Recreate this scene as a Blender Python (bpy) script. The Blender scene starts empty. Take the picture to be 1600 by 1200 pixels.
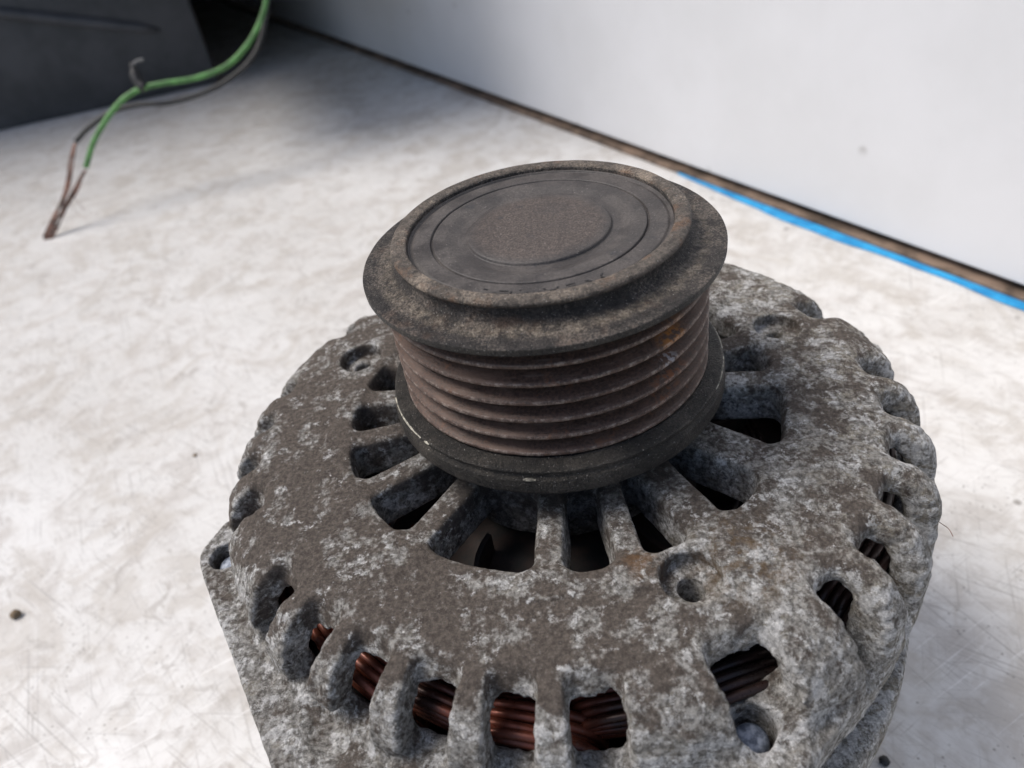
import bpy, bmesh, math, random
import numpy as np
from mathutils import Matrix, Vector

MM = 0.001
ZT = 140.0            # millimetres from the top pulley flange down to the tabletop
SC = bpy.context.scene
COL = SC.collection
random.seed(4)
RNG = np.random.default_rng(7)

# ------------------------------------------------------------------ camera
F_PX = 1180.0         # focal length in pixels of the 1600 px wide photograph
CAM = np.array([0.0, -113.398, 59.801])
ROT = np.array([[0.99026325, -0.02977678, -0.13598545],
                [0.12532795, 0.61590294, 0.77778948],
                [0.06059377, -0.78725911, 0.61363791]])
cam = bpy.data.cameras.new('camera')
cam.sensor_width = 36; cam.sensor_fit = 'HORIZONTAL'
cam.lens = F_PX / 1600 * 36
cam.clip_start = 0.004; cam.clip_end = 20
cam.dof.use_dof = True
cam.dof.focus_distance = 0.127
cam.dof.aperture_fstop = 26.55 / 1.2
cam_o = bpy.data.objects.new('camera', cam); COL.objects.link(cam_o)
M4 = Matrix([[ROT[0][i], ROT[1][i], ROT[2][i], (CAM[i] + (ZT if i == 2 else 0)) * MM] for i in range(3)] + [[0, 0, 0, 1]])
cam_o.matrix_world = M4
SC.camera = cam_o

# ------------------------------------------------------------------ sky, sun, exposure
SUN_TRAVEL = Vector((0.985, -0.17, 0)).normalized()
SUN_EL = math.radians(57)
w = bpy.data.worlds.new('World'); SC.world = w; w.use_nodes = True
nt = w.node_tree
sky = nt.nodes.new('ShaderNodeTexSky'); sky.sky_type = 'NISHITA'; sky.sun_disc = False
sky.sun_elevation = SUN_EL
sky.sun_rotation = math.atan2(-SUN_TRAVEL.x, -SUN_TRAVEL.y)
sky.air_density = 1.0; sky.dust_density = 3.0; sky.ozone_density = 1.0
nt.links.new(sky.outputs[0], nt.nodes['Background'].inputs[0])
nt.nodes['Background'].inputs[1].default_value = 0.12
sun = bpy.data.lights.new('sun', 'SUN'); sun.energy = 2.4; sun.angle = math.radians(28); sun.color = (1.0, 0.95, 0.89)
sun_o = bpy.data.objects.new('sun', sun); COL.objects.link(sun_o)
sd = Vector((SUN_TRAVEL.x * math.cos(SUN_EL), SUN_TRAVEL.y * math.cos(SUN_EL), -math.sin(SUN_EL)))
sun_o.rotation_euler = sd.to_track_quat('-Z', 'Y').to_euler()
sun_o.location = (-0.5, 0.1, 0.8)
SC.view_settings.view_transform = 'Standard'; SC.view_settings.look = 'None'
SC.view_settings.exposure = 0.22; SC.view_settings.gamma = 1.0
SC.view_settings.use_curve_mapping = False

# ------------------------------------------------------------------ helpers
def un(x, y, z=None, depth=None):
    """photo pixel -> point (mm, alternator frame) on the level z, or at a camera depth"""
    d = ROT.T @ np.array([(x - 800) / F_PX, -(y - 600) / F_PX, -1.0])
    t = depth if z is None else (z - CAM[2]) / d[2]
    return CAM + t * d
def W(p):            # mm, alternator frame -> world metres
    return Vector((p[0] * MM, p[1] * MM, (p[2] + ZT) * MM))

def link(name, me, mat=None, parent=None, smooth=True):
    o = bpy.data.objects.new(name, me); COL.objects.link(o)
    if mat: me.materials.append(mat)
    if parent: o.parent = parent
    if smooth and len(me.polygons): me.polygons.foreach_set('use_smooth', [True] * len(me.polygons))
    return o
def mesh(name, v, f):
    me = bpy.data.meshes.new(name); me.from_pydata([tuple(p) for p in v], [], [tuple(q) for q in f]); me.update()
    return me
def tag(o, label, cat, group=None):
    o['label'] = label; o['category'] = cat
    if group: o['group'] = group
    return o
def sharp(o, deg=40):
    o.data.set_sharp_from_angle(angle=math.radians(deg))

def lathe(prof, n=192, wob=None):
    """profile [(r,z)] mm in alternator frame -> mesh data in metres"""
    v, f = [], []
    m = len(prof)
    for i in range(n):
        a = 2 * math.pi * i / n
        for j, (r, z) in enumerate(prof):
            if wob: dr, dz = wob(a, r, z)
            else: dr = dz = 0
            v.append((( r + dr) * math.cos(a) * MM, (r + dr) * math.sin(a) * MM, (z + dz + ZT) * MM))
    for i in range(n):
        k = (i + 1) % n
        for j in range(m - 1):
            f.append((i * m + j, i * m + j + 1, k * m + j + 1, k * m + j))
    me = mesh('lathe', v, f)
    bm = bmesh.new(); bm.from_mesh(me)
    bmesh.ops.remove_doubles(bm, verts=bm.verts, dist=1e-7)
    bmesh.ops.recalc_face_normals(bm, faces=bm.faces)
    bm.to_mesh(me); bm.free()
    return me
def fine(prof, step=0.35):
    out = [prof[0]]
    for (a, b), (c, d) in zip(prof, prof[1:]):
        n = max(1, int(math.hypot(c - a, d - b) / step))
        out += [(a + (c - a) * k / n, b + (d - b) * k / n) for k in range(1, n + 1)]
    return out
def soften(prof, it=2, keep=0.0):
    p = [np.array(q, float) for q in prof]
    for _ in range(it):
        q = [p[0]]
        for k in range(1, len(p) - 1): q.append(p[k] * 0.5 + (p[k - 1] + p[k + 1]) * 0.25)
        q.append(p[-1]); p = q
    return [tuple(x) for x in p]

def tube_geo(pts, rad, sides=8, caps=True, base=0):
    """pts in metres"""
    v, f = [], []
    pts = [Vector(p) for p in pts]; n = len(pts)
    up = Vector((0.13, 0.31, 0.94))
    for i, p in enumerate(pts):
        t = (pts[min(i + 1, n - 1)] - pts[max(i - 1, 0)]).normalized()
        a = up - t * up.dot(t)
        if a.length < 1e-5: a = Vector((1, 0, 0)) - t * t.x
        a.normalize(); b = t.cross(a); up = a
        r = rad[i] if hasattr(rad, '__len__') else rad
        for k in range(sides):
            q = 2 * math.pi * k / sides
            v.append(p + (a * math.cos(q) + b * math.sin(q)) * r)
    for i in range(n - 1):
        for k in range(sides):
            k2 = (k + 1) % sides
            f.append((base + i * sides + k, base + i * sides + k2, base + (i + 1) * sides + k2, base + (i + 1) * sides + k))
    if caps:
        f.append(tuple(base + k for k in reversed(range(sides))))
        f.append(tuple(base + (n - 1) * sides + k for k in range(sides)))
    return v, f
def tubes(list_of, name='tube'):
    V, Fc = [], []
    for pts, rad, sides in list_of:
        v, f = tube_geo(pts, rad, sides, True, len(V)); V += v; Fc += f
    return mesh(name, V, Fc)
def smooth_path(pts, n=12):
    P = [np.array(p, float) for p in pts]; P = [2 * P[0] - P[1]] + P + [2 * P[-1] - P[-2]]
    out = []
    for i in range(1, len(P) - 2):
        a, b, c, d = P[i - 1:i + 3]
        for k in range(n):
            t = k / n
            out.append(0.5 * (2 * b + (c - a) * t + (2 * a - 5 * b + 4 * c - d) * t * t + (3 * b - a - 3 * c + d) * t ** 3))
    out.append(P[-2]); return out
def box_geo(cx, cy, cz, ux, uy, hx, hy, hz, bevel=0.0):
    """box centred there (metres) with horizontal axes ux, uy and half sizes"""
    bm = bmesh.new()
    bmesh.ops.create_cube(bm, size=2)
    if bevel:
        for vv in bm.verts: vv.co = Vector((vv.co.x * hx, vv.co.y * hy, vv.co.z * hz))
        bmesh.ops.bevel(bm, geom=list(bm.edges), offset=bevel, segments=4, profile=0.5, affect='EDGES')
    else:
        for vv in bm.verts: vv.co = Vector((vv.co.x * hx, vv.co.y * hy, vv.co.z * hz))
    for vv in bm.verts:
        c = vv.co
        vv.co = Vector((cx, cy, cz)) + Vector((ux[0], ux[1], 0)) * c.x + Vector((uy[0], uy[1], 0)) * c.y + Vector((0, 0, c.z))
    bmesh.ops.recalc_face_normals(bm, faces=bm.faces)
    me = bpy.data.meshes.new('box'); bm.to_mesh(me); bm.free()
    return me

# ------------------------------------------------------------------ node material helper
class NM:
    def __init__(s, name, rough=0.7, metal=0.0, spec=0.5):
        s.m = bpy.data.materials.new(name); s.m.use_nodes = True
        s.t = s.m.node_tree; s.b = s.t.nodes['Principled BSDF']
        s.b.inputs['Roughness'].default_value = rough; s.b.inputs['Metallic'].default_value = metal
        s.b.inputs['Specular IOR Level'].default_value = spec
        s.geo = s.t.nodes.new('ShaderNodeTexCoord').outputs['Object']
        s.co = s.mapping((1000, 1000, 1000))
    def N(s, k): return s.t.nodes.new(k)
    def L(s, a, b): s.t.links.new(a, b)
    def mapping(s, scale, rot=(0, 0, 0), src=None):
        n = s.N('ShaderNodeMapping'); n.inputs['Scale'].default_value = scale; n.inputs['Rotation'].default_value = rot
        s.L(src or s.geo, n.inputs['Vector']); return n.outputs[0]
    def noise(s, sc, det=4, rough=0.55, co=None, dist=0.0):
        n = s.N('ShaderNodeTexNoise'); n.inputs['Scale'].default_value = sc; n.inputs['Detail'].default_value = det
        n.inputs['Roughness'].default_value = rough; n.inputs['Distortion'].default_value = dist
        s.L(co or s.co, n.inputs['Vector']); return n.outputs['Fac']
    def vor(s, sc, feat='F1', co=None, rnd=1.0):
        n = s.N('ShaderNodeTexVoronoi'); n.feature = feat; n.inputs['Scale'].default_value = sc; n.inputs['Randomness'].default_value = rnd
        s.L(co or s.co, n.inputs['Vector']); return n.outputs['Distance']
    def step(s, x, a, b, lo=0.0, hi=1.0):
        n = s.N('ShaderNodeMapRange'); n.interpolation_type = 'SMOOTHSTEP'
        n.inputs['From Min'].default_value = a; n.inputs['From Max'].default_value = b
        n.inputs['To Min'].default_value = lo; n.inputs['To Max'].default_value = hi
        s.L(x, n.inputs['Value']); return n.outputs[0]
    def math(s, op, a, b=None):
        n = s.N('ShaderNodeMath'); n.operation = op
        for i, q in enumerate((a, b)):
            if q is None: continue
            if isinstance(q, (int, float)): n.inputs[i].default_value = q
            else: s.L(q, n.inputs[i])
        return n.outputs[0]
    def mix(s, fac, a, b, mode='MIX'):
        n = s.N('ShaderNodeMix'); n.data_type = 'RGBA'; n.blend_type = mode
        for i, q in ((0, fac), (6, a), (7, b)):
            if isinstance(q, (int, float)): n.inputs[i].default_value = q
            elif isinstance(q, (tuple, list)): n.inputs[i].default_value = (*q, 1)
            else: s.L(q, n.inputs[i])
        return n.outputs[2]
    def col(s, c):
        if isinstance(c, (tuple, list)): s.b.inputs['Base Color'].default_value = (*c, 1)
        else: s.L(c, s.b.inputs['Base Color'])
        return s
    def rough(s, x): s.L(x, s.b.inputs['Roughness']); return s
    def bump(s, h, dist, strength=1.0, prev=None):
        n = s.N('ShaderNodeBump'); n.inputs['Distance'].default_value = dist; n.inputs['Strength'].default_value = strength
        s.L(h, n.inputs['Height'])
        if prev: s.L(prev, n.inputs['Normal'])
        s.L(n.outputs[0], s.b.inputs['Normal']); return n.outputs[0]
    def sep(s):
        n = s.N('ShaderNodeSeparateXYZ'); s.L(s.co, n.inputs[0]); return n.outputs
    def ball(s, c, r0, r1):
        """1 near the point c (object mm), falling to 0 between r0 and r1"""
        n = s.N('ShaderNodeVectorMath'); n.operation = 'DISTANCE'; s.L(s.co, n.inputs[0]); n.inputs[1].default_value = c
        return s.step(n.outputs['Value'], r0, r1, 1.0, 0.0)

# ---- corroded cast aluminium
def mat_cast():
    a = NM('corroded_cast_aluminium', 0.82, 0.0, 0.3)
    big = a.noise(0.055, 4, 0.6); mid = a.noise(0.22, 6, 0.68); fin = a.noise(1.1, 4, 0.7); grain = a.noise(3.2, 3, 0.7)
    x, y, z = a.sep()
    side = a.step(x, -35, 45)                       # the right half is greyer with corrosion
    zz = a.step(z, 101.5, 106.0, 1.0, 0.0)          # flanks carry the crust, the flat face the road film
    brown = a.mix(a.step(fin, 0.3, 0.72), (0.088, 0.072, 0.060), (0.205, 0.172, 0.145))
    brown = a.mix(a.step(grain, 0.55, 0.75, 0, 0.5), brown, (0.23, 0.20, 0.175))
    grey = a.mix(a.step(fin, 0.32, 0.68), (0.135, 0.126, 0.113), (0.52, 0.50, 0.465))
    grey = a.mix(a.step(a.noise(0.5, 4, 0.7), 0.52, 0.75, 0, 0.55), grey, (0.30, 0.26, 0.19))
    beige = a.math('MULTIPLY', a.step(x, 22, 58), a.step(a.noise(0.3, 5, 0.7), 0.44, 0.64, 0, 0.75))
    grey = a.mix(beige, grey, a.mix(a.step(fin, 0.3, 0.7), (0.20, 0.17, 0.125), (0.46, 0.41, 0.32)))
    w = a.math('ADD', a.math('MULTIPLY', mid, 1.0), a.math('MULTIPLY', big, 0.55))
    pn = a.N('ShaderNodeNewGeometry').outputs['Pointiness']
    w = a.math('ADD', w, a.step(pn, 0.50, 0.60, 0, 0.22))           # chalky oxide on ribs and edges
    w = a.math('ADD', w, a.math('MULTIPLY', side, 0.115))
    w = a.math('ADD', w, a.math('MULTIPLY', zz, 0.13))
    w = a.math('ADD', w, a.math('MULTIPLY', a.math('SUBTRACT', fin, 0.5), 0.34))
    c = a.mix(a.step(w, 0.78, 0.94), brown, grey)
    white = a.math('ADD', a.math('MULTIPLY', a.noise(0.34, 6, 0.75, dist=0.4), 1.0), a.math('MULTIPLY', a.math('SUBTRACT', w, 0.85), 0.45))
    white = a.math('ADD', white, a.math('MULTIPLY', a.math('SUBTRACT', grain, 0.5), 0.22))
    wm = a.step(white, 0.555, 0.635)
    c = a.mix(wm, c, a.mix(a.step(fin, 0.35, 0.7), (0.46, 0.45, 0.435), (0.88, 0.87, 0.85)))
    pits = a.step(a.noise(0.9, 5, 0.75), 0.60, 0.72, 0, 0.5)
    c = a.mix(a.math('MULTIPLY', pits, a.step(w, 0.78, 0.95)), c, (0.035, 0.034, 0.035))
    rust = a.math('MULTIPLY', a.ball((24, -42, 106), 2, 12), a.step(a.noise(0.45, 4), 0.45, 0.62, 0, 0.75))
    c = a.mix(rust, c, (0.17, 0.11, 0.055))
    rust2 = a.math('MULTIPLY', a.ball((9, -41.5, 106), 0.5, 5), a.step(a.noise(0.6, 4), 0.42, 0.6, 0, 0.8))
    c = a.mix(rust2, c, (0.20, 0.10, 0.035))
    gr = a.noise(2.3, 3, 0.85)
    c = a.mix(1.0, c, a.mix(a.step(gr, 0.34, 0.66), (0.80, 0.80, 0.80), (1.22, 1.22, 1.22)), 'MULTIPLY')
    sp = a.math('MULTIPLY', a.step(a.noise(3.4, 2, 0.6), 0.63, 0.68), a.step(w, 0.70, 0.95, 0.10, 0.45))
    c = a.mix(sp, c, (0.70, 0.70, 0.70))
    dk = a.step(a.noise(2.9, 2, 0.7, dist=0.3), 0.64, 0.70, 0, 0.38)
    c = a.mix(dk, c, (0.025, 0.023, 0.022))
    ln = a.N('ShaderNodeVectorMath'); ln.operation = 'MULTIPLY'; a.L(a.co, ln.inputs[0]); ln.inputs[1].default_value = (1, 1, 0)
    l2 = a.N('ShaderNodeVectorMath'); l2.operation = 'LENGTH'; a.L(ln.outputs[0], l2.inputs[0])
    shaft_dark = a.math('MULTIPLY', a.step(a.math('ADD', l2.outputs['Value'], a.math('MULTIPLY', a.math('SUBTRACT', mid, 0.5), 14.0)), 26.5, 35.0, 1, 0), a.step(a.noise(0.5, 5, 0.7), 0.28, 0.6, 0.95, 0.55))
    c = a.mix(shaft_dark, c, (0.022, 0.020, 0.019))                     # near-black tone round the shaft, fading outwards
    a.col(c)
    h1 = a.math('ADD', a.math('MULTIPLY', a.noise(1.2, 7, 0.8), 0.7), a.math('MULTIPLY', a.noise(2.9, 4, 0.85), 0.85))
    h1 = a.math('ADD', h1, a.math('MULTIPLY', wm, 0.16))
    h1 = a.math('ADD', h1, a.math('MULTIPLY', gr, 0.35))
    a.bump(h1, 0.0009, 0.95)
    return a.m
def mat_dust_steel(name, dark, mid, tan, tan_amt, rough=0.62, grain_sc=2.4, orange=0.0, metal=0.0, bumpd=0.00018, dust_ring=None):
    a = NM(name, rough, metal, 0.4)
    n1 = a.noise(0.12, 4, 0.6); n2 = a.noise(0.7, 5, 0.7); g = a.noise(grain_sc, 3, 0.75)
    c = a.mix(a.step(n2, 0.32, 0.68), dark, mid)
    t = a.math('ADD', a.math('MULTIPLY', n1, 0.9), a.math('MULTIPLY', g, 0.55))
    c = a.mix(a.step(t, 0.70, 0.92, 0, tan_amt), c, tan)
    if orange:
        c = a.mix(a.math('MULTIPLY', a.step(a.noise(0.16, 4, 0.6), 0.54, 0.68), orange), c, (0.22, 0.10, 0.04))
    if dust_ring:                                     # dust lying in the channel of the flange
        ln = a.N('ShaderNodeVectorMath'); ln.operation = 'MULTIPLY'; a.L(a.co, ln.inputs[0]); ln.inputs[1].default_value = (1, 1, 0)
        l2 = a.N('ShaderNodeVectorMath'); l2.operation = 'LENGTH'; a.L(ln.outputs[0], l2.inputs[0]); rr_ = l2.outputs['Value']
        m_ = a.math('MULTIPLY', a.step(rr_, dust_ring[0], dust_ring[0] + 1.2), a.step(rr_, dust_ring[1] - 1.5, dust_ring[1], 1, 0))
        m_ = a.math('MULTIPLY', m_, a.step(a.noise(0.5, 6, 0.8), 0.38, 0.66, 0.0, 0.85))
        c = a.mix(m_, c, a.mix(a.step(a.noise(1.4, 4, 0.8), 0.4, 0.65), (0.16, 0.13, 0.10), (0.36, 0.31, 0.245)))
    gg = a.noise(2.6, 3, 0.85)
    c = a.mix(1.0, c, a.mix(a.step(gg, 0.34, 0.66), (0.6, 0.6, 0.6), (1.45, 1.45, 1.45)), 'MULTIPLY')
    sp = a.step(a.noise(3.2, 2, 0.6), 0.665, 0.71, 0, 0.75)
    c = a.mix(sp, c, (0.42, 0.40, 0.37))
    a.col(c)
    a.bump(a.math('ADD', a.math('ADD', n2, g), gg), bumpd * 1.3, 0.9)
    return a.m
def mat_groove():
    a = NM('rust_brown_belt_grooves', 0.42, 0.25, 0.5)
    n1 = a.noise(0.10, 4, 0.6); g = a.noise(2.2, 4, 0.7); st = a.noise(1.0, 4, 0.7, co=a.mapping((160, 160, 3200)))
    c = a.mix(a.step(g, 0.3, 0.7), (0.032, 0.019, 0.014), (0.105, 0.063, 0.047))
    c = a.mix(a.step(n1, 0.48, 0.68, 0, 0.6), c, (0.125, 0.080, 0.060))
    c = a.mix(a.step(a.noise(0.35, 5, 0.7), 0.60, 0.68, 0, 0.5), c, (0.17, 0.075, 0.035))
    c = a.mix(a.step(st, 0.52, 0.72, 0, 0.5), c, (0.17, 0.13, 0.11))
    o = a.math('MULTIPLY', a.ball((18.2, -20.5, 132.6), 0.8, 4.2), a.step(a.noise(0.8, 4), 0.40, 0.55, 0, 0.95))
    c = a.mix(o, c, (0.30, 0.12, 0.02))
    o2 = a.math('MULTIPLY', a.ball((17.5, -21, 124.5), 0.8, 6), a.step(a.noise(0.8, 4), 0.48, 0.6, 0, 0.8))
    c = a.mix(o2, c, (0.20, 0.07, 0.025))
    wr = a.math('MULTIPLY', a.ball((17.0, -21.0, 128.2), 0.3, 3.0), a.step(a.noise(1.2, 4), 0.48, 0.56, 0, 0.8))
    c = a.mix(wr, c, (0.36, 0.36, 0.38))
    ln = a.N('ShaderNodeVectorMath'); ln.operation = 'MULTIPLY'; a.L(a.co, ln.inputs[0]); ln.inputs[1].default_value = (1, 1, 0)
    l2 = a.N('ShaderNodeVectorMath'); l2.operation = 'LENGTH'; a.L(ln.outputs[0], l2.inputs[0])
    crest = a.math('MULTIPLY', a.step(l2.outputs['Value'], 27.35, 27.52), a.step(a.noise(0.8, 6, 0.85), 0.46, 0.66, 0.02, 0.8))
    c = a.mix(crest, c, (0.34, 0.28, 0.24))                              # worn pale crests, with their highlight glint put into the colour
    # pale crust low on the flank towards the mount
    cr = a.math('MULTIPLY', a.ball((27, -3, 128), 3, 13), a.step(a.noise(1.0, 5, 0.7), 0.56, 0.66, 0, 0.7))
    c = a.mix(cr, c, (0.22, 0.20, 0.18))
    a.col(c); a.rough(a.step(g, 0.3, 0.7, 0.38, 0.65))
    a.bump(a.math('ADD', g, st), 0.00016, 0.7)
    return a.m
def mat_cap():
    a = NM('worn_black_plastic_cap', 0.55, 0.0, 0.45)
    r_n = a.N('ShaderNodeVectorMath'); r_n.operation = 'LENGTH'
    mp = a.N('ShaderNodeVectorMath'); mp.operation = 'MULTIPLY'; a.L(a.co, mp.inputs[0]); mp.inputs[1].default_value = (1, 1, 0)
    a.L(mp.outputs[0], r_n.inputs[0]); r = r_n.outputs['Value']
    n = a.noise(0.16, 5, 0.6); g = a.noise(3.0, 3, 0.75)
    c = a.mix(a.step(n, 0.35, 0.65), (0.046, 0.041, 0.039), (0.082, 0.073, 0.068))
    centre = a.math('MULTIPLY', a.step(r, 9.5, 12.2, 1, 0), a.step(n, 0.30, 0.50, 0.55, 1.0))
    c = a.mix(a.math('MULTIPLY', centre, 0.8), c, a.mix(a.step(g, 0.4, 0.65), (0.050, 0.039, 0.034), (0.125, 0.10, 0.086)))
    c = a.mix(a.step(a.noise(0.3, 3), 0.62, 0.72, 0, 0.6), c, (0.03, 0.031, 0.035))
    c = a.mix(a.step(a.noise(2.9, 2), 0.68, 0.72, 0, 0.6), c, (0.26, 0.24, 0.22))
    hb = a.noise(2.2, 3, 0.85)
    c = a.mix(1.0, c, a.mix(a.step(hb, 0.34, 0.66), (0.75, 0.75, 0.75), (1.25, 1.25, 1.25)), 'MULTIPLY')
    a.col(c); a.rough(a.step(n, 0.35, 0.7, 0.45, 0.7))
    a.bump(a.math('ADD', g, a.math('MULTIPLY', centre, a.noise(1.6, 4, 0.8))), 0.00014, 0.7)
    return a.m
def mat_copper():
    a = NM('enamelled_copper_wire', 0.3, 0.35, 0.5)
    n = a.noise(0.14, 2, 0.5); g = a.noise(2.0, 3)
    c = a.mix(a.step(n, 0.40, 0.74), (0.22, 0.064, 0.038), (0.045, 0.022, 0.017))
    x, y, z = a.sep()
    c = a.mix(a.step(x, -6, 14, 0, 0.88), c, (0.016, 0.015, 0.015))     # right windings darkened: shade inside the slots put into the colour
    c = a.mix(a.step(g, 0.62, 0.74, 0, 0.6), c, (0.14, 0.10, 0.085))
    a.col(c); a.rough(a.step(g, 0.3, 0.7, 0.26, 0.48)); return a.m
def mat_table():
    a = NM('dirty_scratched_white_paint', 0.4, 0.0, 0.4)
    x_ = a.sep()[0]
    big = a.noise(0.011, 5, 0.62); mid = a.noise(0.055, 6, 0.65, dist=0.6); fine_ = a.noise(0.35, 5, 0.7)
    c = a.mix(a.step(big, 0.35, 0.65), (0.69, 0.685, 0.672), (0.62, 0.61, 0.59))
    c = a.mix(a.step(mid, 0.45, 0.68, 0, 0.65), c, (0.44, 0.41, 0.38))
    c = a.mix(a.step(a.noise(0.13, 6, 0.72, dist=0.8), 0.54, 0.68, 0, 0.3), c, (0.46, 0.445, 0.43))
    c = a.mix(a.step(a.noise(0.024, 5, 0.7, dist=1.2), 0.49, 0.62, 0, 0.5), c, (0.44, 0.405, 0.36))
    c = a.mix(a.math('MULTIPLY', a.step(a.noise(0.075, 6, 0.75, dist=0.8), 0.56, 0.66, 0, 0.6), a.step(x_, -120, -20, 1, 0.25)), c, (0.36, 0.335, 0.31))
    c = a.mix(a.step(fine_, 0.61, 0.68, 0, 0.25), c, (0.40, 0.385, 0.37))
    hsum = None
    for k, (ang, lng, wid, th, amt) in enumerate(((0.62, 0.018, 1.1, 0.625, 0.6), (1.12, 0.015, 1.3, 0.63, 0.6), (-0.5, 0.016, 1.0, 0.64, 0.6), (1.95, 0.02, 1.2, 0.635, 0.55), (0.12, 0.024, 1.6, 0.63, 0.55), (0.9, 0.05, 1.9, 0.62, 0.5), (2.6, 0.03, 1.5, 0.635, 0.5))):
        s_ = a.noise(1.0, 3, 0.6, co=a.mapping((lng, wid, 1), src=a.mapping((1000, 1000, 1000), (0, 0, ang))))
        gate = a.step(a.noise(0.028 + 0.008 * k, 3), 0.36, 0.50)
        sc_ = a.math('MULTIPLY', a.step(s_, th, th + 0.035, 0, amt), gate)
        c = a.mix(sc_, c, (0.33, 0.315, 0.30) if k != 2 else (0.86, 0.855, 0.85))
        hsum = sc_ if hsum is None else a.math('ADD', hsum, sc_)
    # dirt smudges dragged across the paint
    dm = a.noise(1.0, 6, 0.75, co=a.mapping((0.10, 0.32, 1), src=a.mapping((1000, 1000, 1000), (0, 0, 0.8))))
    c = a.mix(a.math('MULTIPLY', a.step(dm, 0.53, 0.68, 0, 0.6), a.step(big, 0.36, 0.58)), c, (0.36, 0.335, 0.305))
    sp = a.math('MULTIPLY', a.step(a.vor(0.07), 0.05, 0.13, 1, 0), a.step(a.noise(0.05, 3), 0.5, 0.62))
    c = a.mix(a.math('MULTIPLY', sp, 0.7), c, (0.16, 0.14, 0.12))
    sp2 = a.math('MULTIPLY', a.step(a.vor(0.42), 0.08, 0.2, 1, 0), a.step(a.noise(0.05, 3), 0.46, 0.58))
    c = a.mix(a.math('MULTIPLY', sp2, 0.75), c, (0.18, 0.165, 0.15))
    a.col(c); a.rough(a.step(mid, 0.35, 0.7, 0.34, 0.6))
    a.bump(a.math('SUBTRACT', a.math('MULTIPLY', fine_, 0.2), hsum), 0.00012, 0.4)
    return a.m
def mat_wall():
    a = NM('scuffed_white_panel', 0.3, 0.0, 0.5)
    c = a.mix(a.step(a.noise(0.012, 5, 0.6), 0.4, 0.68), (0.72, 0.725, 0.74), (0.68, 0.685, 0.695))
    sp = a.math('MULTIPLY', a.step(a.vor(0.026), 0.03, 0.10, 1, 0), a.step(a.noise(0.02, 3), 0.46, 0.6))
    c = a.mix(a.math('MULTIPLY', sp, 0.6), c, (0.25, 0.23, 0.21))
    a.col(c); a.bump(a.noise(0.01, 2), 0.0003, 0.3); return a.m
def mat_plain(name, c1, c2, sc, rough=0.6, metal=0.0, bumpd=0.0001):
    a = NM(name, rough, metal)
    n = a.noise(sc, 5, 0.65); a.col(a.mix(a.step(n, 0.35, 0.65), c1, c2)); a.bump(n, bumpd, 0.6); return a.m

M_CAST = mat_cast()
M_RIM = mat_dust_steel('dusty_worn_steel_rim', (0.058, 0.049, 0.041), (0.14, 0.118, 0.098), (0.33, 0.27, 0.21), 0.8, 0.6, 2.4, 0.4, 0.0, 0.0003)
M_FLANGE = mat_dust_steel('dusty_dark_steel_flange', (0.022, 0.020, 0.019), (0.058, 0.051, 0.047), (0.20, 0.168, 0.14), 0.65, 0.58, 2.6, 0.12, 0.0, 0.0003, (24.4, 28.2))
M_BACK = mat_dust_steel('greasy_back_flange_and_shaded_lip', (0.012, 0.0105, 0.0095), (0.034, 0.030, 0.025), (0.10, 0.086, 0.07), 0.55, 0.5, 2.8, 0.0, 0.0, 0.0003)
M_GROOVE = mat_groove(); M_CAP = mat_cap(); M_COPPER = mat_copper()
M_TABLE = mat_table(); M_WALL = mat_wall()
M_STATOR = mat_plain('grimy_stator_steel', (0.028, 0.028, 0.028), (0.085, 0.08, 0.07), 0.6, 0.7)
M_FAN = mat_plain('dull_blue_grey_fan_steel', (0.006, 0.006, 0.006), (0.026, 0.013, 0.010), 0.22, 0.75, 0.0)
M_BOLT = mat_plain('zinc_grey_bolt', (0.10, 0.12, 0.16), (0.36, 0.40, 0.47), 0.8, 0.5, 0.3, 0.0003)
M_CHIP = mat_plain('bare_pale_metal', (0.05, 0.045, 0.035), (0.50, 0.47, 0.38), 0.9, 0.5)
M_MARK = mat_plain('black_moulded_marking', (0.010, 0.010, 0.011), (0.022, 0.021, 0.021), 1.0, 0.5)
M_DARKBOX = mat_plain('charcoal_plastic', (0.040, 0.042, 0.045), (0.068, 0.069, 0.073), 0.02, 0.55, 0.0, 0.0003)
M_BROWN = mat_plain('dirty_brown_board', (0.07, 0.05, 0.036), (0.24, 0.17, 0.125), 0.06, 0.8)
M_BLUE = mat_plain('bright_blue_plastic', (0.010, 0.22, 0.50), (0.03, 0.36, 0.70), 0.09, 0.45)
M_GREEN = mat_plain('green_wire_insulation', (0.05, 0.15, 0.035), (0.10, 0.29, 0.07), 0.12, 0.45)
M_BLACK = mat_plain('black_wire_insulation', (0.008, 0.0085, 0.009), (0.018, 0.018, 0.019), 0.1, 0.5)
M_STRAND = mat_plain('oxidised_copper_strands', (0.06, 0.035, 0.026), (0.24, 0.12, 0.085), 0.12, 0.45, 0.3)
M_CRUMB = mat_plain('brown_grit', (0.07, 0.05, 0.03), (0.25, 0.18, 0.11), 0.8, 0.8)

# ------------------------------------------------------------------ the setting: tabletop, panel, board, tape, box
def quad_sheet(name, x0, x1, y0, y1, z, mat):
    me = mesh(name, [(x0, y0, z), (x1, y0, z), (x1, y1, z), (x0, y1, z)], [(0, 1, 2, 3)])
    return link(name, me, mat, smooth=False)
tt = link('tabletop', box_geo(-0.1, 0.6, -0.02, (1, 0), (0, 1), 1.3, 1.3, 0.02), M_TABLE, smooth=False)
tt['kind'] = 'structure'

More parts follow.
